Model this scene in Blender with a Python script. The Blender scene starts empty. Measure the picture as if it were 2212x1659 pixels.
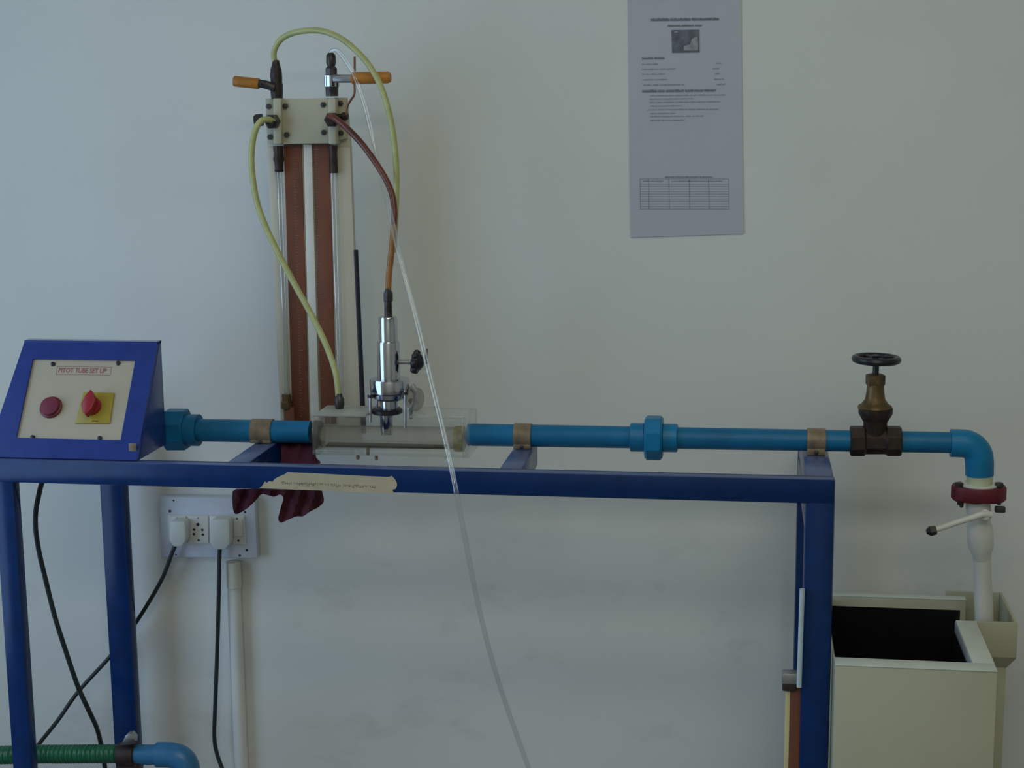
import bpy, bmesh, math, random
from mathutils import Vector, Matrix
from mathutils.geometry import delaunay_2d_cdt
random.seed(7)
scene = bpy.context.scene
COL = scene.collection

# ---------------------------------------------------------------- camera
F = 3399.39
YAW, PIT, ROL = -.149352, .172786, -.010042
_fw = Vector((math.sin(YAW)*math.cos(PIT), math.cos(YAW)*math.cos(PIT), -math.sin(PIT)))
_rt = Vector((math.cos(YAW), -math.sin(YAW), 0))
_up = _rt.cross(_fw)
RT = _rt*math.cos(ROL) + _up*math.sin(ROL)
UP = -_rt*math.sin(ROL) + _up*math.cos(ROL)
CAM = Vector((0.0, -2.4808, 1.5335))
cam = bpy.data.cameras.new('camera'); camo = bpy.data.objects.new('camera', cam); COL.objects.link(camo)
cam.sensor_fit = 'HORIZONTAL'; cam.sensor_width = 36; cam.lens = F/2212*36; cam.clip_start = .05
M = Matrix((RT, UP, -_fw)).transposed().to_4x4(); M.translation = CAM
camo.matrix_world = M
scene.camera = camo

# ---------------------------------------------------------------- light
scene.view_settings.view_transform = 'Standard'
scene.view_settings.look = 'None'
scene.view_settings.gamma = 1
scene.view_settings.use_curve_mapping = False
scene.view_settings.exposure = -0.08
w = bpy.data.worlds.new('sky'); scene.world = w; w.use_nodes = True
w.node_tree.nodes['Background'].inputs[0].default_value = (.75, .88, 1, 1)
w.node_tree.nodes['Background'].inputs[1].default_value = .5

def area(name, loc, target, sx, sy, power, col):
    l = bpy.data.lights.new(name, 'AREA'); l.shape = 'RECTANGLE'; l.size = sx; l.size_y = sy
    l.energy = power; l.color = col
    o = bpy.data.objects.new(name, l); COL.objects.link(o); o.location = loc
    d = Vector(target) - Vector(loc)
    o.rotation_euler = d.to_track_quat('-Z', 'Y').to_euler()
    return o
area('window_daylight', (-2.22, -1.0, 1.36), (0, -1.0, 1.36), 1.5, 2.1, 22.5, (.45, .69, 1.03))         # tall window in the left wall
for ly, lw, lp, lc in ((-.9, .3, 5, (1.0, .92, .5)), (-1.9, .3, 5, (1.0, .95, .7)), (-3.0, .8, 25, (1.0, 1.0, .93))):   # rows of ceiling tube lights
    area('ceiling_tube_light', (.2, ly, 2.93), (.2, ly, 0), 1.8, lw, lp, lc)

# ---------------------------------------------------------------- pixel rays to points on planes of the room
def ray(x, y): return RT*((x-1106)/F) + UP*(-(y-829.5)/F) + _fw
def P(x, y, Y):
    d = ray(x, y); return CAM + d*((Y-CAM.y)/d.y)
def PZ(x, y, Z):
    d = ray(x, y); return CAM + d*((Z-CAM.z)/d.z)
def PP(x, y, p0, n):
    d = ray(x, y); return CAM + d*((p0-CAM).dot(n)/d.dot(n))
def K(x, y, Y): return (P(x+.5, y, Y)-P(x-.5, y, Y)).length     # metres per pixel

# ---------------------------------------------------------------- materials
def lin(c):
    return tuple((v/255/12.92 if v/255 <= .04045 else ((v/255+.055)/1.055)**2.4) for v in c)
MATS = {}
def mat(name, col, rough=.5, metal=0, var=.08, scale=30, bump=0, bscale=200, alpha=1, spec=.5, coat=0, trans=0, stain=None, stain_scale=8, stain_amt=.5, stretch=None, lit_top=None):
    if name in MATS: return MATS[name]
    m = bpy.data.materials.new(name); m.use_nodes = True; MATS[name] = m
    nt = m.node_tree; n = nt.nodes; b = n['Principled BSDF']; out = n['Material Output']
    b.inputs['Roughness'].default_value = rough; b.inputs['Metallic'].default_value = metal
    b.inputs['Specular IOR Level'].default_value = spec; b.inputs['Coat Weight'].default_value = coat
    tc = n.new('ShaderNodeTexCoord'); mp = n.new('ShaderNodeMapping'); nt.links.new(tc.outputs['Object'], mp.inputs[0])
    if stretch: mp.inputs['Scale'].default_value = stretch
    ns = n.new('ShaderNodeTexNoise'); ns.inputs['Scale'].default_value = scale; ns.inputs['Detail'].default_value = 5
    nt.links.new(mp.outputs[0], ns.inputs['Vector'])
    rp = n.new('ShaderNodeValToRGB')
    rp.color_ramp.elements[0].position = .3; rp.color_ramp.elements[1].position = .7
    rp.color_ramp.elements[0].color = tuple(max(0, c*(1-var)) for c in col)+(1,)
    rp.color_ramp.elements[1].color = tuple(min(1, c*(1+var)) for c in col)+(1,)
    nt.links.new(ns.outputs['Fac'], rp.inputs[0])
    csock = rp.outputs[0]
    if stain:
        n2 = n.new('ShaderNodeTexNoise'); n2.inputs['Scale'].default_value = stain_scale; n2.inputs['Detail'].default_value = 6
        nt.links.new(tc.outputs['Object'], n2.inputs['Vector'])
        r2 = n.new('ShaderNodeValToRGB'); r2.color_ramp.elements[0].position = .5; r2.color_ramp.elements[1].position = .75
        r2.color_ramp.elements[0].color = (0, 0, 0, 1); r2.color_ramp.elements[1].color = (stain_amt,)*3+(1,)
        nt.links.new(n2.outputs['Fac'], r2.inputs[0])
        mx = n.new('ShaderNodeMixRGB'); mx.inputs[2].default_value = tuple(stain)+(1,)
        nt.links.new(r2.outputs[0], mx.inputs[0]); nt.links.new(csock, mx.inputs[1]); csock = mx.outputs[0]
    if lit_top:                                             # faces that look up are paler: light on the tops painted into the colour
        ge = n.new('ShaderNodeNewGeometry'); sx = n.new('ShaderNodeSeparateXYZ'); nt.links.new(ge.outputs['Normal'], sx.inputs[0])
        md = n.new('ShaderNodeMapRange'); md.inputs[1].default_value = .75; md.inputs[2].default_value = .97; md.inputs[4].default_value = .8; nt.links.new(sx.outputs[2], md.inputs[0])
        mx = n.new('ShaderNodeMixRGB'); mx.inputs[2].default_value = tuple(lit_top)+(1,)
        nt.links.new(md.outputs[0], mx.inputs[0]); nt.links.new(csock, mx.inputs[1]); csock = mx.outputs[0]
    nt.links.new(csock, b.inputs['Base Color'])
    if bump:
        n3 = n.new('ShaderNodeTexNoise'); n3.inputs['Scale'].default_value = bscale; n3.inputs['Detail'].default_value = 4
        nt.links.new(tc.outputs['Object'], n3.inputs['Vector'])
        bp = n.new('ShaderNodeBump'); bp.inputs['Strength'].default_value = bump; bp.inputs['Distance'].default_value = .002
        nt.links.new(n3.outputs['Fac'], bp.inputs['Height']); nt.links.new(bp.outputs[0], b.inputs['Normal'])
    if trans: b.inputs['Transmission Weight'].default_value = trans
    if alpha < 1:
        tr = n.new('ShaderNodeBsdfTransparent'); ms = n.new('ShaderNodeMixShader')
        # a clear wall is more visible edge-on than face-on
        lw = n.new('ShaderNodeLayerWeight'); lw.inputs[0].default_value = .35
        mr = n.new('ShaderNodeMapRange'); mr.inputs[3].default_value = alpha; mr.inputs[4].default_value = min(1, alpha+.45)
        nt.links.new(lw.outputs['Facing'], mr.inputs[0]); nt.links.new(mr.outputs[0], ms.inputs[0])
        nt.links.new(tr.outputs[0], ms.inputs[1]); nt.links.new(b.outputs[0], ms.inputs[2]); nt.links.new(ms.outputs[0], out.inputs[0])
    return m

def clear(name, col, g0, g1, rough, haze):
    """see-through plastic or glass: reflective skin, stronger edge-on, with a little milky haze"""
    m = bpy.data.materials.new(name); m.use_nodes = True; nt = m.node_tree; n = nt.nodes; n.remove(n['Principled BSDF']); out = n['Material Output']
    tr = n.new('ShaderNodeBsdfTransparent'); tr.inputs[0].default_value = (.97, .98, .98, 1)
    df = n.new('ShaderNodeBsdfDiffuse'); df.inputs[0].default_value = tuple(col)+(1,)
    gl = n.new('ShaderNodeBsdfGlossy'); gl.inputs[0].default_value = (1, 1, 1, 1); gl.inputs['Roughness'].default_value = rough
    tc = n.new('ShaderNodeTexCoord'); ns = n.new('ShaderNodeTexNoise'); ns.inputs['Scale'].default_value = 25; nt.links.new(tc.outputs['Object'], ns.inputs[0])
    mr = n.new('ShaderNodeMapRange'); mr.inputs[1].default_value = .35; mr.inputs[2].default_value = .7; mr.inputs[3].default_value = haze*.6; mr.inputs[4].default_value = haze*1.4; nt.links.new(ns.outputs['Fac'], mr.inputs[0])
    a = n.new('ShaderNodeMixShader'); nt.links.new(mr.outputs[0], a.inputs[0]); nt.links.new(tr.outputs[0], a.inputs[1]); nt.links.new(df.outputs[0], a.inputs[2])
    lw = n.new('ShaderNodeLayerWeight'); lw.inputs[0].default_value = .25
    m2 = n.new('ShaderNodeMapRange'); m2.inputs[3].default_value = g0; m2.inputs[4].default_value = g1; nt.links.new(lw.outputs['Facing'], m2.inputs[0])
    b = n.new('ShaderNodeMixShader'); nt.links.new(m2.outputs[0], b.inputs[0]); nt.links.new(a.outputs[0], b.inputs[1]); nt.links.new(gl.outputs[0], b.inputs[2]); nt.links.new(b.outputs[0], out.inputs[0])
    return m

WALL = mat('painted_plaster', (.74, .75, .71), .7, var=.02, scale=3, bump=.08, bscale=60, stain=(.52, .52, .5), stain_scale=2.2, stain_amt=.18)
def scuffs(m):
    """dull rubbed patches on the lower part of the wall, where feet and furniture reach"""
    nt = m.node_tree; n = nt.nodes; b = n['Principled BSDF']; src = b.inputs['Base Color'].links[0].from_socket
    tc = n.new('ShaderNodeTexCoord'); mp = n.new('ShaderNodeMapping'); mp.inputs['Scale'].default_value = (5, 5, 9); nt.links.new(tc.outputs['Object'], mp.inputs[0])
    ns = n.new('ShaderNodeTexNoise'); ns.inputs['Scale'].default_value = 1.4; ns.inputs['Detail'].default_value = 8; ns.inputs['Roughness'].default_value = .65; nt.links.new(mp.outputs[0], ns.inputs['Vector'])
    r = n.new('ShaderNodeMapRange'); r.inputs[1].default_value = .56; r.inputs[2].default_value = .74; r.inputs[4].default_value = .30; nt.links.new(ns.outputs['Fac'], r.inputs[0])
    sx = n.new('ShaderNodeSeparateXYZ'); nt.links.new(tc.outputs['Object'], sx.inputs[0])
    z = n.new('ShaderNodeMapRange'); z.inputs[1].default_value = .78; z.inputs[2].default_value = .62; nt.links.new(sx.outputs[2], z.inputs[0])
    mu = n.new('ShaderNodeMath'); mu.operation = 'MULTIPLY'; nt.links.new(r.outputs[0], mu.inputs[0]); nt.links.new(z.outputs[0], mu.inputs[1])
    mx = n.new('ShaderNodeMixRGB'); mx.inputs[2].default_value = (.42, .41, .40, 1); nt.links.new(mu.outputs[0], mx.inputs[0]); nt.links.new(src, mx.inputs[1]); nt.links.new(mx.outputs[0], b.inputs['Base Color'])
scuffs(WALL)
PLAIN = mat('room_paint', (.72, .72, .66), .8, var=.03)
FLOORM = mat('floor_tile', (.20, .19, .175), .45, var=.1, scale=8)
BLUE = mat('navy_enamel', (.003, .028, .125), .22, var=.15, scale=25, spec=.28, stain=(.002, .014, .06), stain_scale=30, stain_amt=.35, lit_top=(.12, .16, .32))
PVCF = mat('blue_fitting', (.006, .185, .39), .36, var=.12, scale=20, spec=.35, stain=(.008, .13, .28), stain_scale=14, stain_amt=.4)
BOXBLUE = mat('royal_enamel', (.020, .045, .24), .24, var=.1, scale=25, spec=.4, lit_top=(.30, .34, .55))
PVC = mat('blue_pvc', (.006, .145, .31), .4, var=.15, scale=20, spec=.3, stain=(.008, .095, .20), stain_scale=14, stain_amt=.4)
CREAM = mat('cream_paint', (.46, .455, .33), .5, var=.05, scale=6)
PANELM = mat('cream_panel', (.46, .405, .30), .5, var=.03, scale=10)
WHITEP = mat('white_plastic', (.74, .74, .68), .4, var=.05, scale=12, stain=(.52, .52, .45), stain_scale=25, stain_amt=.3)
NYLON = mat('white_nylon', (.50, .48, .36), .45, var=.05, scale=20, stain=(.38, .37, .26), stain_scale=20, stain_amt=.4)
BOARD = mat('board_laminate', (.60, .555, .44), .5, var=.04, scale=8)
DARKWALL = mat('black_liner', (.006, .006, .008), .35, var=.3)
WOOD = mat('brown_scale', (.19, .060, .027), .6, var=.35, scale=18, stain=(.09, .028, .018), stain_scale=8, stain_amt=.7, stretch=(1, 1, .15))
BRASSD = mat('dark_bronze', (.036, .022, .017), .5, metal=.3, var=.35, scale=60, bump=.3, bscale=150)
BRASS = mat('old_brass', (.12, .075, .03), .45, metal=.45, var=.5, scale=50, bump=.2, bscale=150)
BLACKM = mat('black_plastic', (.012, .012, .018), .35, var=.2)
DARKST = mat('dark_steel', (.06, .055, .055), .4, metal=.6, var=.4, scale=60)
CHROME = mat('chrome', (.55, .56, .60), .12, metal=1, var=.08, scale=30)
STEEL = mat('zinc_steel', (.42, .42, .42), .35, metal=.8, var=.15, scale=60)
ORANGE = mat('orange_grip', (.47, .18, .022), .45, var=.25, scale=40)
YHOSE = mat('yellow_hose', (.46, .48, .20), .32, var=.12, scale=40)
RHOSE = mat('red_hose', (.15, .035, .022), .3, var=.35, scale=25)
RHOSE_LIT = mat('red_hose_backlit', (.36, .15, .035), .3, var=.3, scale=25)  # red hose again, with light from behind put into the colour
CLEAR = clear('clear_tube', (.8, .86, .9), .09, .50, .06, .025)
GLASS = clear('glass_tube', (.8, .86, .9), .14, .75, .05, .10)
ACRYL = clear('acrylic', (.74, .74, .66), .05, .45, .12, .10)
ACRYLT = mat('stained_acrylic', (.40, .375, .30), .25, var=.12, scale=25, alpha=.30, stain=(.20, .12, .05), stain_scale=14, stain_amt=.9)
RED = mat('red_plastic', (.33, .012, .025), .35, var=.1)
DRED = mat('dark_red_button', (.16, .010, .03), .4, var=.15)
YELLOW = mat('yellow_plate', (.38, .29, .022), .4, var=.08)
GASKET = mat('red_gasket', (.12, .006, .018), .5, var=.2)
TAN = mat('tan_strap', (.22, .165, .105), .45, metal=.2, var=.35, scale=50)
TAPE = mat('masking_tape', (.46, .40, .27), .7, var=.1, scale=30)
INK = mat('faded_ink', (.23, .20, .12), .8, var=.15)
PRINT = mat('grey_print', (.20, .21, .235), .8, var=.2, scale=300)
PRINTL = mat('pale_print', (.29, .30, .33), .8, var=.2, scale=300)
REDINK = mat('red_ink', (.34, .10, .12), .7, var=.1)
PAPER = mat('paper', (.50, .52, .58), .75, var=.03, scale=6)
CLOTH = mat('maroon_cloth', (.065, .006, .022), .9, var=.3, scale=30, bump=.4, bscale=400, stain=(.10, .025, .018), stain_scale=18, stain_amt=.6)
CABLE = mat('black_cable', (.012, .02, .022), .5, var=.2)
SWPLATE = mat('switch_plate', (.58, .62, .71), .4, var=.03)
SWMOD = mat('switch_module', (.68, .69, .66), .4, var=.03)
GREEN = mat('green_hose', (.010, .13, .062), .22, var=.2, scale=40, spec=.7)
LBLUE = mat('pale_blue_pvc', (.03, .17, .36), .32, var=.12, scale=20)
COPPER = mat('copper_wire', (.24, .10, .05), .45, metal=.5, var=.2)
SASH = mat('window_aluminium', (.5, .5, .5), .4, metal=.5)
PANE = mat('window_glass', (.9, .95, 1), .05, alpha=.08)

# ---------------------------------------------------------------- mesh helpers
OFF = {}
def NB(): return bmesh.new()
def finish(bm, name, m, loc, smooth=35):
    bmesh.ops.remove_doubles(bm, verts=bm.verts, dist=1e-6)
    bmesh.ops.recalc_face_normals(bm, faces=bm.faces)
    bmesh.ops.translate(bm, verts=bm.verts, vec=-Vector(loc))
    me = bpy.data.meshes.new(name); bm.to_mesh(me); bm.free()
    if smooth:
        for p in me.polygons: p.use_smooth = True
        me.set_sharp_from_angle(angle=math.radians(smooth))
    me.materials.append(m)
    o = bpy.data.objects.new(name, me); COL.objects.link(o)
    return o
def tag(o, label, cat, group=None, kind=None):
    o['label'] = label; o['category'] = cat
    if group: o['group'] = group
    if kind: o['kind'] = kind
    return o
def thing(name, label, cat, loc, group=None):
    o = bpy.data.objects.new(name, None); COL.objects.link(o); o.location = loc; o.empty_display_size = .03
    OFF[o] = Vector(loc); return tag(o, label, cat, group)
def part(name, bm, m, parent, label=None, smooth=35):
    o = finish(bm, name, m, OFF[parent], smooth); o.parent = parent; OFF[o] = OFF[parent]
    if label: o['label'] = label
    return o
def base_of(bm):
    xs = [v.co.x for v in bm.verts]; ys = [v.co.y for v in bm.verts]; zs = [v.co.z for v in bm.verts]
    return Vector(((min(xs)+max(xs))/2, (min(ys)+max(ys))/2, min(zs)))
def solo(name, bm, m, label, cat, group=None, smooth=35):
    b = base_of(bm); o = finish(bm, name, m, b, smooth); o.location = b; OFF[o] = b
    return tag(o, label, cat, group)
def struct(name, bm, m, label=None):
    b = base_of(bm); o = finish(bm, name, m, b, 0); o.location = b; OFF[o] = b; o['kind'] = 'structure'
    if label: o['label'] = label
    return o

def bx(x0, x1, y0, y1, z0, z1, bev=0, bm=None, seg=2):
    t = NB()
    bmesh.ops.create_cube(t, size=1)
    for v in t.verts:
        v.co = Vector(((x0+x1)/2+v.co.x*(x1-x0), (y0+y1)/2+v.co.y*(y1-y0), (z0+z1)/2+v.co.z*(z1-z0)))
    if bev: bmesh.ops.bevel(t, geom=list(t.edges), offset=bev, segments=seg, profile=.5, affect='EDGES')
    return app(bm, t)
def app(bm, t):
    if bm is None: return t
    me = bpy.data.meshes.new('t'); t.to_mesh(me); t.free(); bm.from_mesh(me); bpy.data.meshes.remove(me); return bm
def prism(pts, vec, bev=0, bm=None):
    t = NB(); vec = Vector(vec)
    a = [t.verts.new(p) for p in pts]; b = [t.verts.new(Vector(p)+vec) for p in pts]
    n = len(pts)
    t.faces.new(a); t.faces.new(b[::-1])
    for i in range(n): t.faces.new((a[i], b[i], b[(i+1) % n], a[(i+1) % n]))
    bmesh.ops.recalc_face_normals(t, faces=t.faces)
    if bev: bmesh.ops.bevel(t, geom=list(t.edges), offset=bev, segments=2, profile=.5, affect='EDGES')
    return app(bm, t)
def slab(pxs, Y0, Y1, bev=0, bm=None):
    """polygon read on the plane Y0, with depth back to Y1"""
    return prism([P(x, y, Y0) for x, y in pxs], (0, Y1-Y0, 0), bev, bm)
def frame_of(axis):
    a = Vector(axis).normalized(); h = Vector((0, 0, 1)) if abs(a.z) < .9 else Vector((1, 0, 0))
    u = a.cross(h).normalized(); return a, u, a.cross(u)
def lathe(o, axis, prof, seg=28, bm=None, phase=0, sq=1):
    """profile of (distance along axis, radius)"""
    t = NB(); a, u, v = frame_of(axis); o = Vector(o); rings = []
    for d, r in prof:
        rings.append([t.verts.new(o+a*d+(u*math.cos(2*math.pi*i/seg+phase)+v*math.sin(2*math.pi*i/seg+phase)*sq)*max(r, 1e-5)) for i in range(seg)])
    for A, B in zip(rings, rings[1:]):
        for i in range(seg): t.faces.new((A[i], A[(i+1) % seg], B[(i+1) % seg], B[i]))
    t.faces.new(rings[0][::-1]); t.faces.new(rings[-1])
    return app(bm, t)
def rod(p0, p1, r, seg=16, bm=None, r1=None):
    p0, p1 = Vector(p0), Vector(p1)
    return lathe(p0, p1-p0, [(0, r), ((p1-p0).length, r if r1 is None else r1)], seg, bm)
def vlathe(prof, xc, Y, seg=28, bm=None, phase=0, ref=None):
    """upright turned piece: profile of (pixel row, pixel radius) at column xc"""
    ym = ref or (prof[0][0]+prof[-1][0])/2; c = P(xc, ym, Y); k = K(xc, ym, Y)
    pr = [(P(xc, y, Y).z-c.z, r*k) for y, r in prof]
    return lathe(c, (0, 0, 1), pr, seg, bm, phase)
def hlathe(prof, yc, Y, seg=28, bm=None, phase=0):
    """piece turned about X: profile of (pixel column, pixel radius) at row yc(x)"""
    pts = [(P(x, yc(x), Y), r*K(x, yc(x), Y)) for x, r in prof]
    a, b = pts[0][0], pts[-1][0]
    ax = (b-a).normalized()
    return lathe(a, ax, [((p-a).dot(ax), r) for p, r in pts], seg, bm, phase)
def spline(pts, n=8):
    pts = [Vector(p) for p in pts]
    if len(pts) == 2: return [pts[0].lerp(pts[1], i/n) for i in range(n+1)]
    q = [pts[0]*2-pts[1]]+pts+[pts[-1]*2-pts[-2]]; out = []
    for i in range(1, len(q)-2):
        for j in range(n):
            t = j/n; a, b, c, d = q[i-1:i+3]
            out.append(.5*((2*b)+(c-a)*t+(2*a-5*b+4*c-d)*t*t+(3*b-a-3*c+d)*t**3))
    out.append(pts[-1]); return out
def sweep(pts, r, seg=12, bm=None):
    t = NB(); rings = []; n = len(pts); u = None
    for i, p in enumerate(pts):
        d = (pts[min(i+1, n-1)]-pts[max(i-1, 0)]).normalized()
        if u is None: _, u, _ = frame_of(d)
        u = (u-d*u.dot(d)).normalized(); v = d.cross(u)
        rr = r(i/(n-1)) if callable(r) else r
        rings.append([t.verts.new(p+(u*math.cos(2*math.pi*k/seg)+v*math.sin(2*math.pi*k/seg))*rr) for k in range(seg)])
    for A, B in zip(rings, rings[1:]):
        for k in range(seg): t.faces.new((A[k], A[(k+1) % seg], B[(k+1) % seg], B[k]))
    t.faces.new(rings[0][::-1]); t.faces.new(rings[-1])
    return app(bm, t)
def hose(pxs, r, n=10, seg=12): return sweep(spline([P(x, y, Y) for x, y, Y in pxs], n), r, seg)
def ball(c, r, bm=None, sc=(1, 1, 1), seg=16):
    t = NB(); bmesh.ops.create_uvsphere(t, u_segments=seg, v_segments=seg//2, radius=r)
    for v in t.verts: v.co = Vector((v.co.x*sc[0], v.co.y*sc[1], v.co.z*sc[2]))+Vector(c)
    return app(bm, t)
def torus(c, axis, R, r, seg=36, s2=10, bm=None):
    t = NB(); a, u, v = frame_of(axis); c = Vector(c); rings = []
    for i in range(seg):
        th = 2*math.pi*i/seg; d = u*math.cos(th)+v*math.sin(th)
        rings.append([t.verts.new(c+d*(R+r*math.cos(2*math.pi*j/s2))+a*r*math.sin(2*math.pi*j/s2)) for j in range(s2)])
    for i in range(seg):
        A, B = rings[i], rings[(i+1) % seg]
        for j in range(s2): t.faces.new((A[j], A[(j+1) % s2], B[(j+1) % s2], B[j]))
    return app(bm, t)
def text_bm(body, size, origin, ux, uy, lift):
    cu = bpy.data.curves.new('txt', 'FONT'); cu.body = body; cu.size = 1; cu.align_x = 'CENTER'; cu.align_y = 'CENTER'; cu.resolution_u = 2; cu.offset = .022
    ob = bpy.data.objects.new('txt', cu); COL.objects.link(ob)
    dg = bpy.context.evaluated_depsgraph_get(); dg.update()
    me = bpy.data.meshes.new_from_object(ob.evaluated_get(dg))
    bpy.data.objects.remove(ob); bpy.data.curves.remove(cu)
    bm = NB(); bm.from_mesh(me); bpy.data.meshes.remove(me)
    ux, uy = Vector(ux), Vector(uy); nn = ux.cross(uy).normalized()
    xs = [v.co.x for v in bm.verts]; wd = max(xs)-min(xs)
    for v in bm.verts: v.co = Vector(origin)+ux*(v.co.x/wd*size[0])+uy*(v.co.y*size[1])+nn*lift
    return bm

# ================================================================ ROOM
WY = .50                                       # face of the back wall
X0, X1, Y0, H = -2.3, 3.2, -4.2, 3.0
struct('wall_back', bx(X0-.1, X1+.1, WY, WY+.12, 0, H), WALL, 'pale grey plastered wall behind the rig')
struct('floor', bx(X0-.1, X1+.1, Y0-.1, WY+.12, -.1, 0), FLOORM)
struct('ceiling', bx(X0-.1, X1+.1, Y0-.1, WY+.12, H, H+.1), PLAIN)
struct('wall_right', bx(X1, X1+.1, Y0, WY, 0, H), PLAIN)
struct('wall_front', bx(X0, X1, Y0-.1, Y0, 0, H), PLAIN)
wl = bx(X0-.1, X0, Y0, -1.8, 0, H); bx(X0-.1, X0, -.2, WY, 0, H, 0, wl); bx(X0-.1, X0, -1.8, -.2, 0, .28, 0, wl); bx(X0-.1, X0, -1.8, -.2, 2.45, H, 0, wl)
struct('wall_left', wl, PLAIN)
wf = NB()
for a in (-1.8, -1.02, -.24): bx(X0-.06, X0-.02, a, a+.04, .28, 2.45, 0, wf)
for a in (.28, 1.3, 2.41): bx(X0-.06, X0-.02, -1.8, -.2, a, a+.04, 0, wf)
win = struct('window_1', wf, SASH)
part('pane', bx(X0-.045, X0-.041, -1.77, -1.01, .31, 2.42), PANE, win); part('pane', bx(X0-.045, X0-.041, -.99, -.23, .31, 2.42), PANE, win)

# ================================================================ PIPE STAND (blue welded frame)
ZT, ZB = .95, .909
st = thing('pipe_stand', 'dark blue welded steel stand carrying the pipe line', 'stand', (-.57, .2, 0))
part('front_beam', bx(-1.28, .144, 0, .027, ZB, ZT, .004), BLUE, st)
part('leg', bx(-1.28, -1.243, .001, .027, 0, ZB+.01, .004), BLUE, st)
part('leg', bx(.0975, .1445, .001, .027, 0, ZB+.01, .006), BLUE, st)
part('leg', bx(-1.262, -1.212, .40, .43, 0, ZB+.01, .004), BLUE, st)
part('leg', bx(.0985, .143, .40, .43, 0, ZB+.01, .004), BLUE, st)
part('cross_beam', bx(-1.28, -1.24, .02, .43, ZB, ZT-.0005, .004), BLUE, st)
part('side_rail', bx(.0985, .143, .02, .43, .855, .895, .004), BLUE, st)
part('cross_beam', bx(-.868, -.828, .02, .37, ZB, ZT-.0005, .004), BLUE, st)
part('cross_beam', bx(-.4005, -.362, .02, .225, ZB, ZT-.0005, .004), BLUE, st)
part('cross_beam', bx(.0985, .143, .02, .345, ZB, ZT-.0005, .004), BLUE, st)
part('mounting_plate', slab([(560, 948), (678, 951), (684, 1060), (566, 1058)], .225, .235, .001), BLUE, st)

# ================================================================ CONTROL BOX
XR = -1.0201
A0 = Vector((XR, .016, .968)); B0 = Vector((XR, .127, 1.135)); SV = (B0-A0).normalized(); SN = Vector((1, 0, 0)).cross(SV).normalized()
if SN.y > 0: SN = -SN
XL = PP(52, 744, A0, SN).x
print('box left', XL, PP(0, 893, A0, SN))
bxr = thing('control_box', 'blue sloped control console with cream panel on the stand', 'control box', ((XL+XR)/2, .08, ZT))
inn = SN*-.006
prof = [Vector((XL, .016, ZT+.0005)), Vector((XL, .145, ZT+.0005)), Vector((XL, .145, 1.1385)), Vector((XL, .127, 1.1385)), Vector((XL, A0.y, A0.z))]
pr2 = prof[:3]+[prof[3]+Vector((0, .006, 0)), prof[4]+Vector((0, .006, -.001))]
pr2 = [Vector((XL, .018, ZT+.0005)), prof[1], prof[2], Vector((XL, .1378, 1.1385)), Vector((XL, .0222, .9645)), Vector((XL, .0195, .960))]
XLB = PP(-31, 985, A0, SN).x
def flare(bm):
    for v in bm.verts:
        if v.co.x < XL+.02: v.co.x += (XLB-XL)*(1-(v.co.z-ZT)/(1.1385-ZT))
    return bm
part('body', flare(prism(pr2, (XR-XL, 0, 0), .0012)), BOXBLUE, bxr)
SL = (B0-A0).length
def on(u, v, lift=0): return Vector((u, 0, 0))+Vector((0, A0.y, A0.z))+SV*v+SN*lift
def uv(px):
    p = PP(px[0], px[1], A0, SN); return p.x, (p-A0).dot(SV)
TLp, TRp, BRp, BLp = [uv(q) for q in ((75, 776), (296, 777), (257, 949), (30, 947))]
print('panel uv', TLp, TRp, BRp, BLp, SL)
pu0, pu1 = (TLp[0]+BLp[0])/2, (TRp[0]+BRp[0])/2; pv0, pv1 = (BLp[1]+BRp[1])/2, (TLp[1]+TRp[1])/2
def plate(u0, u1, v0, v1, d0, d1, bm=None, bev=0):
    return prism([on(u0, v0, d0), on(u1, v0, d0), on(u1, v1, d0), on(u0, v1, d0)], SN*(d1-d0), bev, bm)
bz = prism([Vector((XL, .1265, 1.1340)), Vector((XL, .1265, 1.1386)), Vector((XL, .1455, 1.1386)), Vector((XL, .1455, 1.1340))], (XR-XL, 0, 0)); plate(XL, XR, -.018, pv0, -.0065, 0, bz); plate(XL, XR, pv1, SL+.003, -.0065, 0, bz); plate(XL, pu0, pv0, pv1, -.0065, 0, bz); plate(pu1, XR, pv0, pv1, -.0065, 0, bz)
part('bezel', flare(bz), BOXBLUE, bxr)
pan = part('panel', plate(pu0, pu1, pv0, pv1, -.0055, -.004), PANELM, bxr, 'cream printed panel plate')
for q in ((113, 785), (254, 783), (69, 943), (214, 945)):
    u, v = uv(q); part('screw', lathe(on(u, v, -.004), SN, [(0, .0042), (.003, .0036), (.0035, .002)], 12), BLACKM, pan)
u, v = uv((109, 879)); k = K(109, 879, .06)
lamp = part('push_button', lathe(on(u, v, -.004), SN, [(0, .0195), (.004, .0195), (.005, .0172), (.0085, .0172), (.010, .016), (.0108, .006)], 32), DRED, pan, 'round dark red push button')
part('collar', torus(on(u, v, -.002), SN, .0185, .0018), GASKET, lamp)
q = [uv(p) for p in ((180, 846), (246, 848), (236, 914), (161, 914))]
sp = part('switch_plate', prism([on(a, b, -.004) for a, b in q], SN*.003, .0008), YELLOW, pan, 'yellow square switch plate')
u, v = uv((199, 878)); 
kn = lathe(on(u, v, -.001), SN, [(0, .0165), (.006, .0165), (.008, .015)], 28)
th = [(0, .026), (-.0095, .012), (-.0135, -.004), (-.008, -.019), (0, -.026), (.0095, -.012), (.0135, .003), (.008, .016)]
prism([on(u+a*.9, v+b*.95, .006) for a, b in th], SN*.014, .002, kn)
part('rotary_knob', kn, RED, sp, 'red pointed rotary knob')
part('switch_print', plate(u+.004, u+.016, v-.0275, v-.0262, -.001, -.0007), BLACKM, sp)
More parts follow.
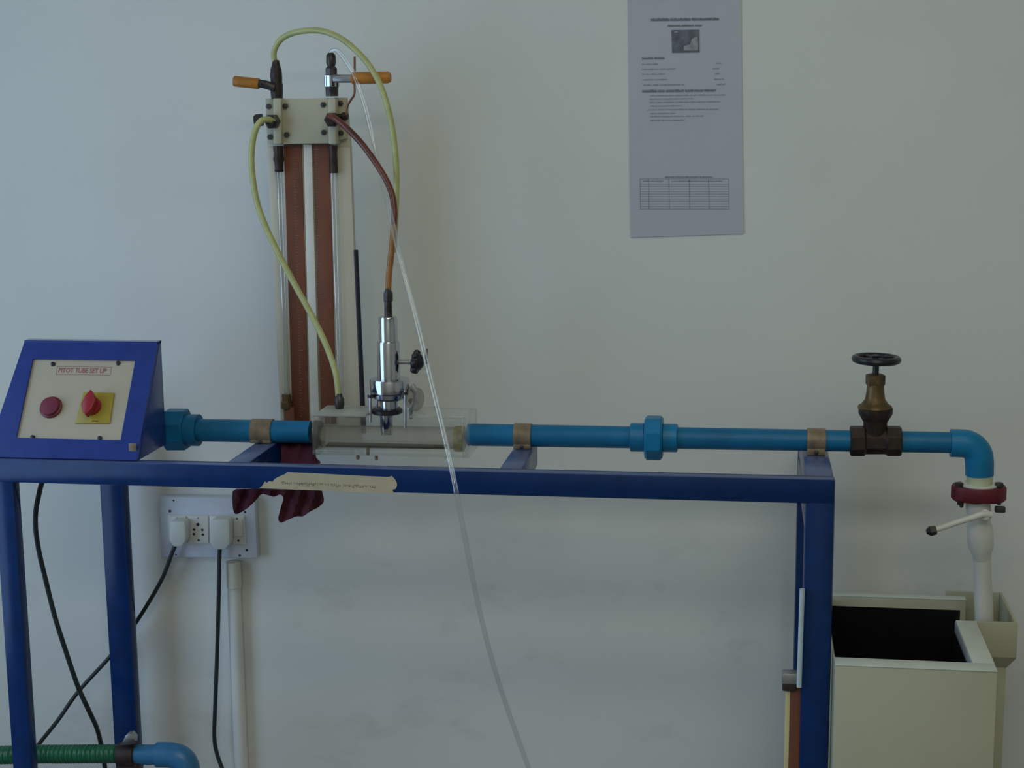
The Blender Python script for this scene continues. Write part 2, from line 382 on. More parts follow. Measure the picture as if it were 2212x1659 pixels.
c = [uv(p) for p in ((176, 799),)][0]
t1, t2 = uv((120, 800)), uv((238, 800))
part('title_text', text_bm('PITOT TUBE SET UP', ((t2[0]-t1[0])*.88, .0125), on(c[0], c[1], -.004), (1, 0, 0), SV, .0003), REDINK, pan, 'red lettering PITOT TUBE SET UP')
hh = .0072
tb = plate(t1[0], t2[0], c[1]+hh, c[1]+hh+.0007, -.004, -.0037); plate(t1[0], t2[0], c[1]-hh-.0007, c[1]-hh, -.004, -.0037, tb)
plate(t1[0], t1[0]+.0007, c[1]-hh, c[1]+hh, -.004, -.0037, tb); plate(t2[0]-.0007, t2[0], c[1]-hh, c[1]+hh, -.004, -.0037, tb)
part('title_border', tb, REDINK, pan)
cc = P(298, 969, .0165)
part('sticker', bx(XR-.0165, XR-.003, .0150, .0158, .962, .980, .0003), TAN, bxr, 'small beige sticker on the corner')

# ================================================================ BLUE PIPE LINE
YP = .19
def yc(x): return 929.5+(x-440)*(956.0-929.5)/(2050-440)
RP = 23.6
pl = thing('water_pipe', 'long horizontal blue plastic water pipe with two unions and an elbow', 'pipe', P(1250, yc(1250), YP))
part('pipe_segment', hlathe([(150, RP), (672, RP)], yc, YP), PVC, pl)
part('pipe_segment', hlathe([(1011, RP), (1012.5, RP+.3), (1840, RP)], yc, YP), PVC, pl)
part('pipe_segment', hlathe([(1944, RP), (2075, RP)], yc, YP), PVC, pl)
un = part('union', hlathe([(350, 33), (430, 33)], yc, YP), PVC, pl)
part('union_nut', hlathe([(360, 41), (363, 44), (402, 44), (405, 41)], lambda x: 927.6, YP, 8, phase=math.pi/8), PVC, un)
un = part('union', hlathe([(1361, 28), (1363, 31), (1391, 31), (1392, 29), (1432, 29), (1433, 31), (1462, 31), (1464, 28)], yc, YP), PVCF, pl)
part('union_nut', hlathe([(1393, 44), (1398, 49), (1427, 49), (1432, 44)], yc, YP, 8, phase=math.pi/8), PVCF, un)
kk = K(2100, 960, YP)
el = sweep(spline([P(2053, 957, YP), P(2070, 957.5, YP), P(2088, 959, YP), P(2102, 966, YP), P(2112, 979, YP), P(2115.5, 996, YP), P(2116, 1026, YP)], 6), lambda t: kk*(31.5 if t < .9 else 31), 28)
part('elbow', el, PVCF, pl)

# clamps
def clamp(xc, wpx, label):
    y = yc(xc); c = P(xc, y, YP); r = RP*K(xc, y, YP); hw = wpx*K(xc, y, YP)/2
    root = thing('pipe_clamp', label, 'clamp', (c.x, YP, ZT), 'strap clamps holding the blue pipe')
    # strap: a band hugging the pipe with two feet on the cross beam
    pts = []
    n = 20; ro = r+.0022; ri = r+.0002
    out = []; inn_ = []
    for i in range(n+1):
        a = math.radians(-35+250*i/n)
        out.append((math.cos(a)*ro, math.sin(a)*ro)); inn_.append((math.cos(a)*ri, math.sin(a)*ri))
    sec = out+inn_[::-1]
    t = NB(); A = [t.verts.new((c.x-hw, YP+a, c.z+b)) for a, b in sec]; B = [t.verts.new((c.x+hw, YP+a, c.z+b)) for a, b in sec]
    m = len(sec)
    for i in range(n): 
        for V in (A, B): t.faces.new((V[i], V[i+1], V[m-2-i], V[m-1-i]))
    for i in range(m): t.faces.new((A[i], A[(i+1) % m], B[(i+1) % m], B[i]))
    part('strap', t, TAN, root)
    sd = bx(c.x-hw, c.x+hw, YP-r*.95, YP+r*.95, ZT, c.z-r*.62, .0015)
    part('saddle', sd, TAN, root)
    part('bolt', lathe((c.x, YP-r*.95, (ZT+c.z-r*.62)/2), (0, -1, 0), [(0, .004), (.003, .004), (.004, .002)], 6), DARKST, root)
clamp(568, 44, 'tan strap clamp on blue pipe nearest the blue control box')
clamp(1130, 37, 'tan strap clamp on blue pipe just right of the acrylic section')
clamp(1763, 40, 'tan strap clamp on blue pipe beside the bronze gate valve')

# ================================================================ ACRYLIC TEST SECTION
ac = thing('acrylic_test_section', 'clear stained acrylic block fitted into the blue pipe', 'test section', P(845, 985, YP))
ya, yb = .148, .232
Zt = P(845, 897, ya).z; Zb = P(845, 986, ya).z
xa, xb = P(681, 940, ya).x, P(1006, 940, ya).x
def thinbox(x0, x1, z0, z1, bm=None): return bx(x0, x1, ya, yb, z0, z1, .0008, bm)
part('top_plate', bx(xa, P(790, 897, ya).x, ya, yb, Zt-.005, Zt, .002), mat('milky_acrylic', (.50, .51, .46), .3, alpha=.5), ac)
part('top_plate', bx(P(885, 897, ya).x, xb, ya, yb, Zt-.005, Zt, .002), ACRYL, ac)
part('bottom_plate', bx(xa, xb, ya, yb, Zb, Zb+.010, .002), ACRYL, ac)
part('back_plate', bx(xa+.006, xb-.006, yb-.006, yb, Zb+.010, Zt-.005, .001), ACRYL, ac)
part('end_plate', bx(xa-.006, xa+.006, ya, yb, Zb, Zt-.006, .001), ACRYL, ac)
part('end_plate', bx(xb-.006, xb+.006, ya, yb, Zb, Zt-.001, .001), ACRYL, ac)
kx = K(845, 940, YP)
part('bore_tube', hlathe([(698, 22), (700, 24), (1000, 24), (1002, 22)], lambda x: 943+(x-700)*.012, YP), ACRYLT, ac, 'stained horizontal bore tube')
part('end_ring', hlathe([(681, 31), (693, 31), (694, 26), (697, 26)], lambda x: 940, YP), BRASSD, ac)
part('end_ring', hlathe([(983, 27), (984, 27.5), (1003, 27.5), (1004, 24)], lambda x: 948, YP), mat('stained_ring', (.34, .29, .14), .5, var=.4, scale=60, alpha=.75), ac)
part('sediment', bx(P(702, 965, YP-.018).x, P(962, 966, YP-.018).x, YP-.0165, YP+.012, P(800, 968, YP-.018).z, P(800, 964.5, YP-.018).z, .001), mat('dark_sediment', (.05, .045, .035), .7, alpha=.8), ac, 'dark deposit line under the bore')
part('tapping', rod(P(795, 965, YP-.02), P(795, 983, YP-.02), .003), BRASS, ac)
part('tapping', rod(P(773, 984, YP-.03), P(773, 992, YP-.03), .003), TAN, ac)
part('tapping', rod(P(813, 985, YP-.03), P(813, 993, YP-.03), .003), TAN, ac)
part('hose_nipple', vlathe([(884, 8), (874, 10.5), (862, 10.5), (858, 8), (850, 6)], 733, .2, 16), DARKST, ac)
part('bench_block', bx(P(705, 990, ya).x, P(760, 990, ya).x, .16, .22, ZT-.002, Zb, .001), ACRYL, ac)

# ================================================================ PITOT TUBE
pt = thing('pitot_tube', 'chrome pitot tube holder standing on the acrylic section', 'pitot tube', P(838, 935, YP))
def vp(name, prof, xc, m, Y=YP, seg=32, parent=pt, **k): return part(name, vlathe(prof, xc, Y, seg, **k), m, parent)
vp('probe_stem', [(692, 8.5), (655, 8), (640, 8)], 838.5, DARKST)
vp('stem_nut', [(652, 8), (650, 10.5), (634, 10.5), (627, 7), (622, 5)], 838.5, DARKST, seg=6)
br = vp('barrel', [(738, 20), (687, 20), (684, 18.5)], 838.5, CHROME)
vp('barrel_sleeve', [(828, 24), (740, 24), (737, 23)], 839.5, CHROME)
vp('collar', [(850, 34), (846, 41), (823, 42.5), (818, 41), (817, 25)], 842, CHROME)
vp('lower_collar', [(863, 28), (858, 36), (850, 37), (847, 33)], 842, CHROME)
vp('neck', [(886, 19), (860, 19)], 840, CHROME)
vp('clamp_ring', [(893, 30), (891, 33), (884, 33), (882, 30)], 836, BLACKM)
vp('spout', [(938, 12), (925, 13.5), (890, 13.5)], 835, CHROME)
def stud(x, y0, y1, Y): 
    s = part('stud', rod(P(x, y0, Y), P(x, y1, Y), .0027, 10), STEEL, pt)
    part('nut', lathe(P(x, y0+3, Y), (0, 0, -1), [(0, .0055), (.005, .0055)], 6), DARKST, s)
stud(800, 850, 912, YP-.02); stud(875, 843, 925, YP-.02); stud(814, 838, 894, YP+.025); stud(888, 860, 905, YP+.025)
sc = part('clamp_screw', rod(P(860, 782, YP), P(893, 782, YP), .0042, 14), STEEL, pt)
kk2 = K(900, 780, YP)
c = P(889, 781, YP); prk = [(0, .009), (.003, .0175), (.012, .0175), (.017, .013), (.022, .006)]
kb = lathe(c, (1, 0, -.12), prk, 24)
for i in range(7):
    a = 2*math.pi*i/7; ax, uu, vv = frame_of((1, 0, -.12))
    ball(c+ax*.0075+(uu*math.cos(a)+vv*math.sin(a))*.0155, .0068, kb, seg=10)
part('black_knob', kb, BLACKM, sc, 'lobed black clamp knob')
part('washer', bx(P(918, 770, YP).x, P(922, 770, YP).x, YP+.0, YP+.012, P(918, 787, YP).z, P(918, 755, YP).z, .0008), DARKST, sc)
part('scale_disc', lathe(P(893, 862, YP+.01), (1, -.55, 0), [(0, .021), (.008, .021), (.0085, .019)], 28), ACRYLT, pt)
part('wing', prism([P(x, y, YP-.005) for x, y in ((882, 838), (890, 830), (896, 836), (905, 850), (905, 875), (893, 885), (884, 890), (881, 882), (890, 870), (893, 852))], (0, .012, 0), .001), STEEL, pt)

# ================================================================ GATE VALVE
gv = thing('gate_valve', 'bronze gate valve with dark handwheel on the blue pipe', 'valve', P(1890, 985, YP))
bd = hlathe([(1836, 31), (1838, 34), (1866, 34), (1870, 30), (1912, 30), (1916, 34), (1944, 34), (1947, 31)], lambda x: 952.5, YP, 8, phase=math.pi/8)
vlathe([(955, 24), (912, 26), (905, 30), (893, 37), (882, 37.5)], 1890.5, YP, 28, bd)
part('body', bd, BRASSD, gv)
bn = part('bonnet', vlathe([(884, 36), (880, 38), (876, 36), (872, 29), (862, 22), (850, 20), (828, 18)], 1890.5, YP, 24), BRASS, gv)
part('gland_nut', vlathe([(834, 18), (829, 21.5), (810, 21.5), (808, 17)], 1891, YP, 6, phase=.3), BRASS, bn)
part('stem', vlathe([(812, 7), (782, 7)], 1892, YP, 14), BLACKM, gv)
hc = P(1893, 776, YP); hw_ = torus(hc, (0.02, 0, 1), 46*K(1893, 776, YP), .0062)
for i in range(4):
    a = math.pi*i/2+.5; rod(hc, hc+Vector((math.cos(a), math.sin(a), 0))*.036, .0042, 8, hw_)
lathe(hc-Vector((0, 0, .008)), (0, 0, 1), [(0, .0075), (.013, .0085), (.015, .006)], 6, hw_)
part('handwheel', hw_, BLACKM, gv, 'dark spoked handwheel')

# ================================================================ RED FLANGE, BALL VALVE, DOWN PIPE
XF = 2114
fl = thing('flange_joint', 'dark red rubber flange joint under the blue elbow', 'flange', P(XF, 1082, YP))
kf = K(XF, 1060, YP); cz = P(XF, 1064, YP)
vn = vlathe([(1056, 26), (1046, 27), (1030, 29), (1020, 29)], 2116, YP, 28)
part('nipple', vn, mat('pale_nipple', (.55, .60, .42), .45, var=.08), fl)
t = NB(); n = 40; rg = []
for z, s in ((-.0125, .93), (-.009, 1), (.009, 1), (.0125, .95)):
    rg.append([t.verts.new(cz+Vector((math.cos(2*math.pi*i/n)*60*kf*s, math.sin(2*math.pi*i/n)*.033*s, z+math.sin(2*math.pi*i/n*3)*.0006))) for i in range(n)])
for A, B in zip(rg, rg[1:]):
    for i in range(n): t.faces.new((A[i], A[(i+1) % n], B[(i+1) % n], B[i]))
t.faces.new(rg[0][::-1]); t.faces.new(rg[-1])
part('gasket_plate', t, GASKET, fl)
lp = lathe(cz+Vector((0, 0, .0122)), (0, 0, 1), [(0, 40*kf), (.003, 40*kf)], 32); part('backing_ring', lp, WHITEP, fl)
for x, d in ((2072, 1), (2158, 1)):
    b = part('bolt', rod(P(x, 1090, YP-.008), P(x, 1046, YP-.008), .0035, 10), DARKST, fl)
    part('bolt_head', lathe(P(x, 1051, YP-.008), (0, 0, 1), [(0, .0075), (.006, .0075), (.007, .005)], 6), DARKST, b)
part('bolt_end', vlathe([(1096, 3), (1092, 5), (1078, 5.5)], 2077, YP-.01, 10), DARKST, fl)
part('wing_nut', bx(P(2149, 1100, YP-.01).x, P(2172, 1100, YP-.01).x, YP-.014, YP-.004, P(2160, 1107, YP-.01).z, P(2160, 1094, YP-.01).z, .002), DARKST, fl)

def tilt(px, y): return YP+(y-1085)*(.233-YP)/(1345-1085)
bv = thing('ball_valve', 'white plastic ball valve with a long lever below the red flange', 'valve', P(2117, 1200, tilt(0, 1200)))
pA = P(2112, 1080, YP); pB = P(2121, 1207, tilt(0, 1207)); L = (pB-pA).length; kv = K(2116, 1150, YP)
part('body', lathe(pA, pB-pA, [(0, 24*kv), (L*.07, 27*kv), (L*.2, 27*kv), (L*.22, 24*kv), (L*.40, 25*kv), (L*.44, 27.5*kv), (L*.6, 29*kv), (L*.78, 28*kv), (L*.88, 23*kv), (L, 19.5*kv)], 30), WHITEP, bv)
lv = part('lever', sweep(spline([P(2140, 1112, YP-.03), P(2122, 1111, YP-.034), P(2100, 1118, YP-.036), P(2060, 1131, YP-.04), P(2014, 1147, YP-.045)], 6), lambda t: .0062-.0016*t, 12), WHITEP, bv, 'white lever pointing left')
part('lever_tip', lathe(P(2022, 1145, YP-.045), P(2000, 1149, YP-.047)-P(2022, 1145, YP-.045), [(0, .0075), (.010, .0085), (.016, .004)], 6), DARKST, lv)
part('stem_cap', lathe(P(2128, 1112, YP), P(2128, 1112, YP-.034)-P(2128, 1112, YP), [(0, .009), (.034, .009), (.036, .006)], 14), WHITEP, bv)
dn = rod(P(2121, 1203, tilt(0, 1203)), P(2127, 1375, tilt(0, 1375)), 19.5*kv, 28, None, 21.5*kv)
solo('drain_pipe', dn, WHITEP, 'white plastic down pipe entering the tank inlet chamber', 'pipe')

# ================================================================ MEASURING TANK
ZR = .66
TX0, TX1 = .148, .397; TY0, TY1 = -.052, .335; RW = .026
tk = thing('measuring_tank', 'cream painted measuring tank with dark interior beside the stand', 'tank', (.29, .14, 0))
xin = PZ(2065, 1345, ZR).x; yrend = PZ(2085, 1343, ZR).y
part('front_wall', bx(TX0, TX1, TY0, TY0+.034, .0, ZR, .0015), CREAM, tk)
part('back_wall', bx(TX0, TX1, TY1-.022, TY1, .0, ZR, .0015), CREAM, tk)
part('side_wall', bx(TX0, TX0+.002, TY0+.034, TY1-.022, 0, ZR-.004), CREAM, tk)
part('side_wall', bx(TX1-.033, TX1, TY0+.034, yrend, 0, ZR-.0005, .001), CREAM, tk)
part('side_wall', bx(TX1-.010, TX1, yrend, TY1-.022, 0, ZR-.045, .001), CREAM, tk)
RIM = mat('pale_rim', (.62, .65, .58), .5, var=.06, scale=20)  # paler tone for the top edges of the tank
rz0, rz1 = ZR, ZR+.0022
part('rim', bx(TX0, TX1, TY0-.001, TY0+.034, rz0, rz1, .0008), RIM, tk, 'pale top edge')
part('rim', bx(TX0, TX1, TY1-.022, TY1, rz0, rz1, .0008), RIM, tk, 'pale top edge')
part('rim', bx(TX1-.0335, TX1+.0005, TY0+.034, yrend, rz0, rz1, .0008), RIM, tk, 'pale top edge')
part('lip', bx(TX1-.0345, TX1-.033, TY0+.034, yrend, ZR-.017, ZR, .0004), mat('grey_lip', (.40, .40, .40), .5), tk)
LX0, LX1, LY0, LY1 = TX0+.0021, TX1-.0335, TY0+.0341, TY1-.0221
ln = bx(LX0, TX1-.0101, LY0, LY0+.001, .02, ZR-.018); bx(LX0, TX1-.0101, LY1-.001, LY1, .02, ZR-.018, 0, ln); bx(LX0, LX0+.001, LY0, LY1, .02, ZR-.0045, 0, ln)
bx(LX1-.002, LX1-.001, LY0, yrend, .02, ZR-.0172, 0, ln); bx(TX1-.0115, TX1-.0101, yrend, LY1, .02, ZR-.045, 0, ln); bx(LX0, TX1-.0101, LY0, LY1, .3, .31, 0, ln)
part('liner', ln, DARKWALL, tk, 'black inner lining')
# inlet chamber
IX0, IX1 = TX1+.0005, .4675; IY0, IY1 = .196, .372
hz = P(2150, 1420, IY0).z
ch = part('inlet_chamber', bx(IX0, IX1, IY0, IY0+.006, hz, ZR, .0008), CREAM, tk, 'small open inlet box on the tank side')
part('chamber_wall', bx(IX1-.005, IX1, IY0+.006, IY1, hz, ZR, .0008), CREAM, ch)
part('chamber_wall', bx(IX0-.03, IX1-.005, IY1-.005, IY1, hz, ZR, .0008), CREAM, ch)
part('chamber_floor', bx(IX0, IX1-.005, IY0+.006, IY1-.005, hz, hz+.005), CREAM, ch)
hz2 = P(2150, 1441, IY0+.02).z
g = [(IX0, IY0), (IX1, IY0), (IX1, IY1), (IX0, IY1)]; g2 = [(IX0, IY0+.02), (IX1-.012, IY0+.02), (IX1-.012, IY1-.02), (IX0, IY1-.02)]
t = NB(); A = [t.verts.new((x, y, hz)) for x, y in g]; B = [t.verts.new((x, y, hz2)) for x, y in g2]
t.faces.new(A); t.faces.new(B[::-1])
for i in range(4): t.faces.new((A[i], A[(i+1) % 4], B[(i+1) % 4], B[i]))
part('hopper', t, CREAM, ch)
part('outlet_duct', bx(IX0, IX1-.0125, IY0+.021, IY1-.021, 0, hz2, .0008), CREAM, tk)

# ================================================================ LEVEL GAUGE by the right leg
lg = thing('level_gauge', 'brown level gauge strip with clear tube beside the right leg', 'gauge', (.083, .012, 0))
def vbar(x0, x1, y0, y1, Ya, Yb, bev=.0005):
    a = P(x0, y0, Ya); return bx(a.x, P(x1, y0, Ya).x, Ya, Yb, (0.02 if y1 is None else P(x0, y1, Ya).z), a.z, bev)
part('scale_strip', vbar(1706, 1730, 1482, None, .008, .014), WOOD, lg)
part('backing_strip', vbar(1697, 1707, 1490, None, .008, .02), mat('cream_strip', (.58, .53, .27), .5), lg)
tf = part('top_fitting', vbar(1689, 1724, 1455, 1478, .0, .022, .002), STEEL, lg)
part('gland', vbar(1690, 1720, 1476, 1494, .002, .02, .003), BRASSD, tf)
part('sight_tube', rod(P(1733, 1272, -.004), P(1726, 1484, -.004), .0042, 14), mat('milky_tube', (.60, .70, .76), .2, alpha=.8), lg)

# ================================================================ MANOMETER
YB = .345
mn = thing('manometer', 'upright differential manometer board with two brown scales', 'manometer', P(690, 960, YB))
part('back_board', slab([(573, 213), (748, 213), (757, 318), (781, 950), (608, 950), (577, 318)], YB, YB+.012, .001), BOARD, mn)
sc1 = part('scale_strip', slab([(613, 312), (651, 312), (668, 948), (633, 948)], YB-.004, YB-.0003, .0005), WOOD, mn, 'long brown graduated scale')
sc2 = part('scale_strip', slab([(676, 312), (712, 312), (726, 915), (694, 915)], YB-.004, YB-.0003, .0005), WOOD, mn, 'long brown graduated scale')
TICK = mat('scale_tick', (.30, .17, .10), .7)
for scp, xa_, xb_, yend in ((sc1, (632, 650), (650, 666), 900), (sc2, (678, 693), (690, 704), 862)):
    tk_ = NB(); i = 0; y = 322
    while y < yend:
        f = (y-312)/(948-312); xl = xa_[0]+(xa_[1]-xa_[0])*f; wv = 9 if i % 10 == 0 else (6 if i % 5 == 0 else 3.5)
        slab([(xl, y), (xl+wv, y), (xl+wv, y+1), (xl, y+1)], YB-.0043, YB-.0040, 0, tk_); y += 6.2; i += 1
    o = part('graduations', tk_, TICK, scp); o['kind'] = 'stuff'
part('divider_strip', slab([(655, 312), (673, 312), (690, 930), (671, 930)], YB-.007, YB-.0003, .001), WHITEP, mn)
part('side_channel', slab([(577, 318), (594, 318), (622, 930), (608, 930)], YB-.006, YB-.0003, .001), BOARD, mn)
part('side_channel', slab([(728, 318), (756, 318), (779, 900), (744, 900)], YB-.006, YB-.0003, .001), BOARD, mn)
part('head_plate', slab([(600, 214), (712, 212), (712, 310), (600, 312)], YB-.022, YB-.0003, .002), NYLON, mn, 'off-white nylon head plate')
def headbar(x0, x1, xs):
    c0 = slab([(x0, 212), (x1, 212), (x1+1, 312), (x0+1, 312)], YB-.034, YB-.0003, .003)
    h = part('head_block', c0, NYLON, mn)
    return h
hb1 = headbar(589, 607, 0); hb2 = headbar(708, 725, 0)
part('back_wing', slab([(573, 214), (592, 214), (594, 310), (577, 310)], YB-.012, YB-.0003, .001), NYLON, mn)
part('back_wing', slab([(722, 211), (748, 211), (748, 300), (724, 304)], YB-.012, YB-.0003, .001), NYLON, mn)
for x, y, d in ((581, 230, .012), (617, 229, .022), (584, 296, .012), (620, 291, .022), (699, 226, .022), (736, 223, .012), (700, 286, .022), (737, 287, .012)):
    part('bolt', lathe(P(x, y, YB-d), (0, -1, 0), [(0, .0052), (.004, .0052), (.0045, .003)], 6), DARKST, mn)
# top ball valves
def topvalve(xc, prof, m, right):
    v = part('vent_valve', vlathe(prof, xc, YB-.018, 10), m, mn)
    return v
v1 = topvalve(597, [(214, 12), (198, 13), (182, 13.5), (178, 12), (165, 12.5), (150, 11.5), (142, 9), (130, 7)], BRASSD, False)
part('lever', sweep(spline([P(594, 190, YB-.03), P(575, 183, YB-.032), P(556, 180, YB-.033)], 5), .0078, 10), DARKST, v1)
part('lever_grip', lathe(P(560, 181, YB-.033), P(499, 174.5, YB-.034)-P(560, 181, YB-.033), [(0, .009), (.002, .0098), (.044, .0098), (.047, .009)], 14), ORANGE, v1, 'orange lever grip')
v2 = topvalve(716, [(208, 13), (190, 13.5), (186, 15.5), (164, 15.5), (160, 12), (148, 12), (143, 8), (136, 10.5), (120, 10), (114, 6)], DARKST, True)
part('valve_ring', vlathe([(187, 16), (163, 16)], 716, YB-.018, 8), CHROME, v2)
part('lever', sweep(spline([P(722, 170, YB-.03), P(742, 170, YB-.033), P(765, 170, YB-.034)], 5), .0075, 10), STEEL, v2)
part('lever_grip', lathe(P(760, 169, YB-.034), P(853, 167, YB-.035)-P(760, 169, YB-.034), [(0, .009), (.002, .0105), (.066, .0105), (.071, .008)], 14), ORANGE, v2, 'orange lever grip')
# side ports
s1 = part('side_port', lathe(P(591, 262, YB-.034), (0, -1, -.05), [(0, .0135), (.014, .0135), (.016, .010), (.024, .008)], 6), DARKST, mn)
part('port_plug', lathe(P(575, 258, YB-.02), P(546, 261, YB-.022)-P(575, 258, YB-.02), [(0, .006), (.006, .006), (.007, .0125), (.017, .0125), (.022, .009)], 6), DARKST, s1)
s2 = part('side_port', lathe(P(719, 258, YB-.034), (0, -1, -.05), [(0, .0135), (.012, .0135), (.014, .010), (.022, .008)], 6), BRASSD, mn)
part('port_plug', lathe(P(730, 252, YB-.02), P(756, 251, YB-.022)-P(730, 252, YB-.02), [(0, .006), (.008, .006), (.010, .0085), (.016, .0085), (.019, .006)], 6), BRASSD, s2)
part('wire_hook', sweep(spline([P(x, y, YB-.025) for x, y in ((766, 122), (766, 150), (765.5, 180), (766, 196), (764, 207), (757, 217), (750, 232), (748, 248))], 6), .0021, 8), COPPER, mn, 'bent copper wire hook')
# glass limbs
def limb(x0, y0, x1, y1, m):
    l = part('glass_tube', rod(P(x0, y0, YB-.014), P(x1, y1, YB-.014), .0054, 16), m, mn, 'upright glass limb'); return l
l1 = limb(603, 366, 620, 865, GLASS)
part('gland', vlathe([(316, 11), (330, 10), (345, 11.5), (352, 9), (366, 8.5), (368, 10), (372, 8)], 602, YB-.014, 10), BRASSD, l1)
part('foot_gland', vlathe([(882, 12), (868, 11.5), (866, 9.5), (852, 9.5)], 619, YB-.014, 10), BRASS, l1)
l2 = limb(719, 366, 735, 880, GLASS)
part('gland', vlathe([(314, 10), (330, 8), (345, 9), (358, 8.5), (360, 9), (374, 9)], 720, YB-.014, 10), BRASSD, l2)
part('foot_block', slab([(612, 880), (634, 880), (640, 960), (616, 960)], YB-.02, YB-.0003, .001), WOOD, mn)
part('side_rod', rod(P(768, 540, YB-.002), P(786, 935, YB-.002), .0050, 12), mat('black_rod', (.014, .015, .03), .4), mn, 'black rod along the right edge')
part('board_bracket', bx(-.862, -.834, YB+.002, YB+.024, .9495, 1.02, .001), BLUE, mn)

# ================================================================ HOSES
def khose(m, pts, r, name, label, seg=14, n=10): return solo(name, hose(pts, r, n, seg), m, label, 'hose')
khose(YHOSE, [(593, 134, .327), (592, 112, .326), (604, 88, .322), (628, 73, .316), (662, 66, .308), (700, 68, .30), (738, 84, .292), (772, 112, .284), (800, 145, .276), (824, 190, .268), (842, 250, .262), (852, 310, .258), (856.5, 370, .255), (856, 430, .253), (853.5, 490, .252), (850, 545, .252)], .0054, 'yellow_hose', 'yellow hose looping from the left vent valve over the manometer')
khose(YHOSE, [(590, 262, .295), (578, 258, .283), (562, 263, .275), (549, 290, .268), (543, 335, .264), (546, 385, .26), (556, 440, .255), (574, 490, .25), (600, 545, .245), (632, 606, .24), (664, 664, .232), (692, 718, .225), (714, 770, .215), (727, 815, .205), (732, 864, .2)], .0056, 'yellow_hose', 'yellow hose sagging across the scales to the acrylic section')
rh = thing('red_hose', 'reddish brown hose from the manometer down to the pitot tube', 'hose', P(838, 640, YP))
part('upper_run', hose([(712, 250, .288), (722, 255, .278), (742, 270, .268), (775, 303, .256), (805, 342, .245), (832, 385, .235), (847, 420, .226), (852, 455, .22), (851, 485, .215)], .0056), RHOSE, rh)
part('lower_run', hose([(851, 485, .215), (848, 520, .209), (844, 560, .202), (840, 596, .196), (838.5, 634, YP)], .0056), RHOSE_LIT, rh, 'lower end of the hose, backlight painted in as amber')
khose(CLEAR, [(715, 128, .327), (716, 112, .326), (726, 108, .322), (742, 124, .315), (764, 160, .305), (786, 220, .29), (806, 300, .27), (824, 385, .235), (846, 475, .19), (865, 560, .15), (897, 680, .10), (929, 815, .05), (958, 935, .005), (977, 1020, -.025), (988, 1075, -.035), (1008, 1180, -.02), (1036, 1320, .03), (1070, 1450, .09), (1108, 1565, .15), (1150, 1680, .2), (1185, 1780, .24), (1225, 1880, .27), (1265, 1965, .3)], .0047, 'clear_tube', 'thin clear plastic tube trailing diagonally across the front beam')

# ================================================================ TAPE AND CLOTH
tp = thing('masking_tape', 'torn strip of beige masking tape on the front beam', 'tape', P(710, 1068, -.001))
edge_t = [(566, 1050), (572, 1040), (576, 1043), (582, 1039), (588, 1041), (594, 1034), (604, 1029), (616, 1024), (620, 1020), (680, 1022.5), (760, 1027), (840, 1030.5), (846, 1028), (852, 1034), (856, 1040), (858, 1047), (855, 1056), (848, 1058), (851, 1067), (760, 1063), (700, 1060), (630, 1057.5), (560, 1054.5)]
part('strip', slab(edge_t, -.0007, -.0001), TAPE, tp, smooth=0)
# faint handwriting that cannot be read
ws = NB()
for a, b in ((608, 638), (642, 686), (690, 706), (710, 738), (742, 784), (788, 812)):
    x = a
    while x < b:
        y = 1040.5+(x-608)*.042; h = random.uniform(3.5, 7); d = random.uniform(1.0, 3.4); o = random.uniform(-1, 1.2)
        slab([(x, y+o), (x+1.1, y+o), (x+1.1+random.uniform(-1.5, 1.5), y+o+h), (x+random.uniform(-1.5, 1), y+o+h)], -.0009, -.0007, 0, ws)
        if random.random() < .6: yy = y+o+random.choice((0, h/2, h-1)); slab([(x, yy), (x+d+1.6, yy), (x+d+1.6, yy+1.1), (x, yy+1.1)], -.0009, -.0007, 0, ws)
        x += d+1.6
part('handwriting', ws, INK, tp, 'faded illegible handwriting', smooth=0)['kind'] = 'stuff'

def sheet(outline, Yf, n=4, amp=.0045, thick=.0016):
    sm = []
    for (ax, ay), (bx_, by) in zip(outline, outline[1:]+outline[:1]):     # round the corners of the outline
        sm += [(ax*.78+bx_*.22, ay*.78+by*.22), (ax*.22+bx_*.78, ay*.22+by*.78)]
    outline = sm
    t = NB(); no = len(outline)
    xs = [p[0] for p in outline]; ys = [p[1] for p in outline]; pts = [Vector(p) for p in outline]
    y = min(ys)+4
    while y < max(ys):                                   # points inside, so that the cloth can bend
        x = min(xs)+4
        while x < max(xs):
            ins = False
            for (ax, ay), (bx_, by) in zip(outline, outline[1:]+outline[:1]):
                if (ay > y) != (by > y) and x < (bx_-ax)*(y-ay)/(by-ay)+ax: ins = not ins
            if ins: pts.append(Vector((x, y)))
            x += 6
        y += 6
    r = delaunay_2d_cdt(pts, [(k, (k+1) % no) for k in range(no)], [], 1, 1e-4)
    vs = [t.verts.new((p.x, p.y, 0)) for p in r[0]]
    for f in r[2]: t.faces.new([vs[k] for k in f])
    for v in t.verts:
        x, y = v.co.x, v.co.y
        v.co = P(x, y, Yf(x, y)+amp*(math.sin(x*.19+y*.06)+.6*math.sin(x*.06-y*.13+1)+.25*math.sin(x*.45-y*.2)))
    r = bmesh.ops.solidify(t, geom=list(t.faces), thickness=thick)
    return t
def cY(x, y): return .205-.12*min(1, max(0, (y-955)/90))
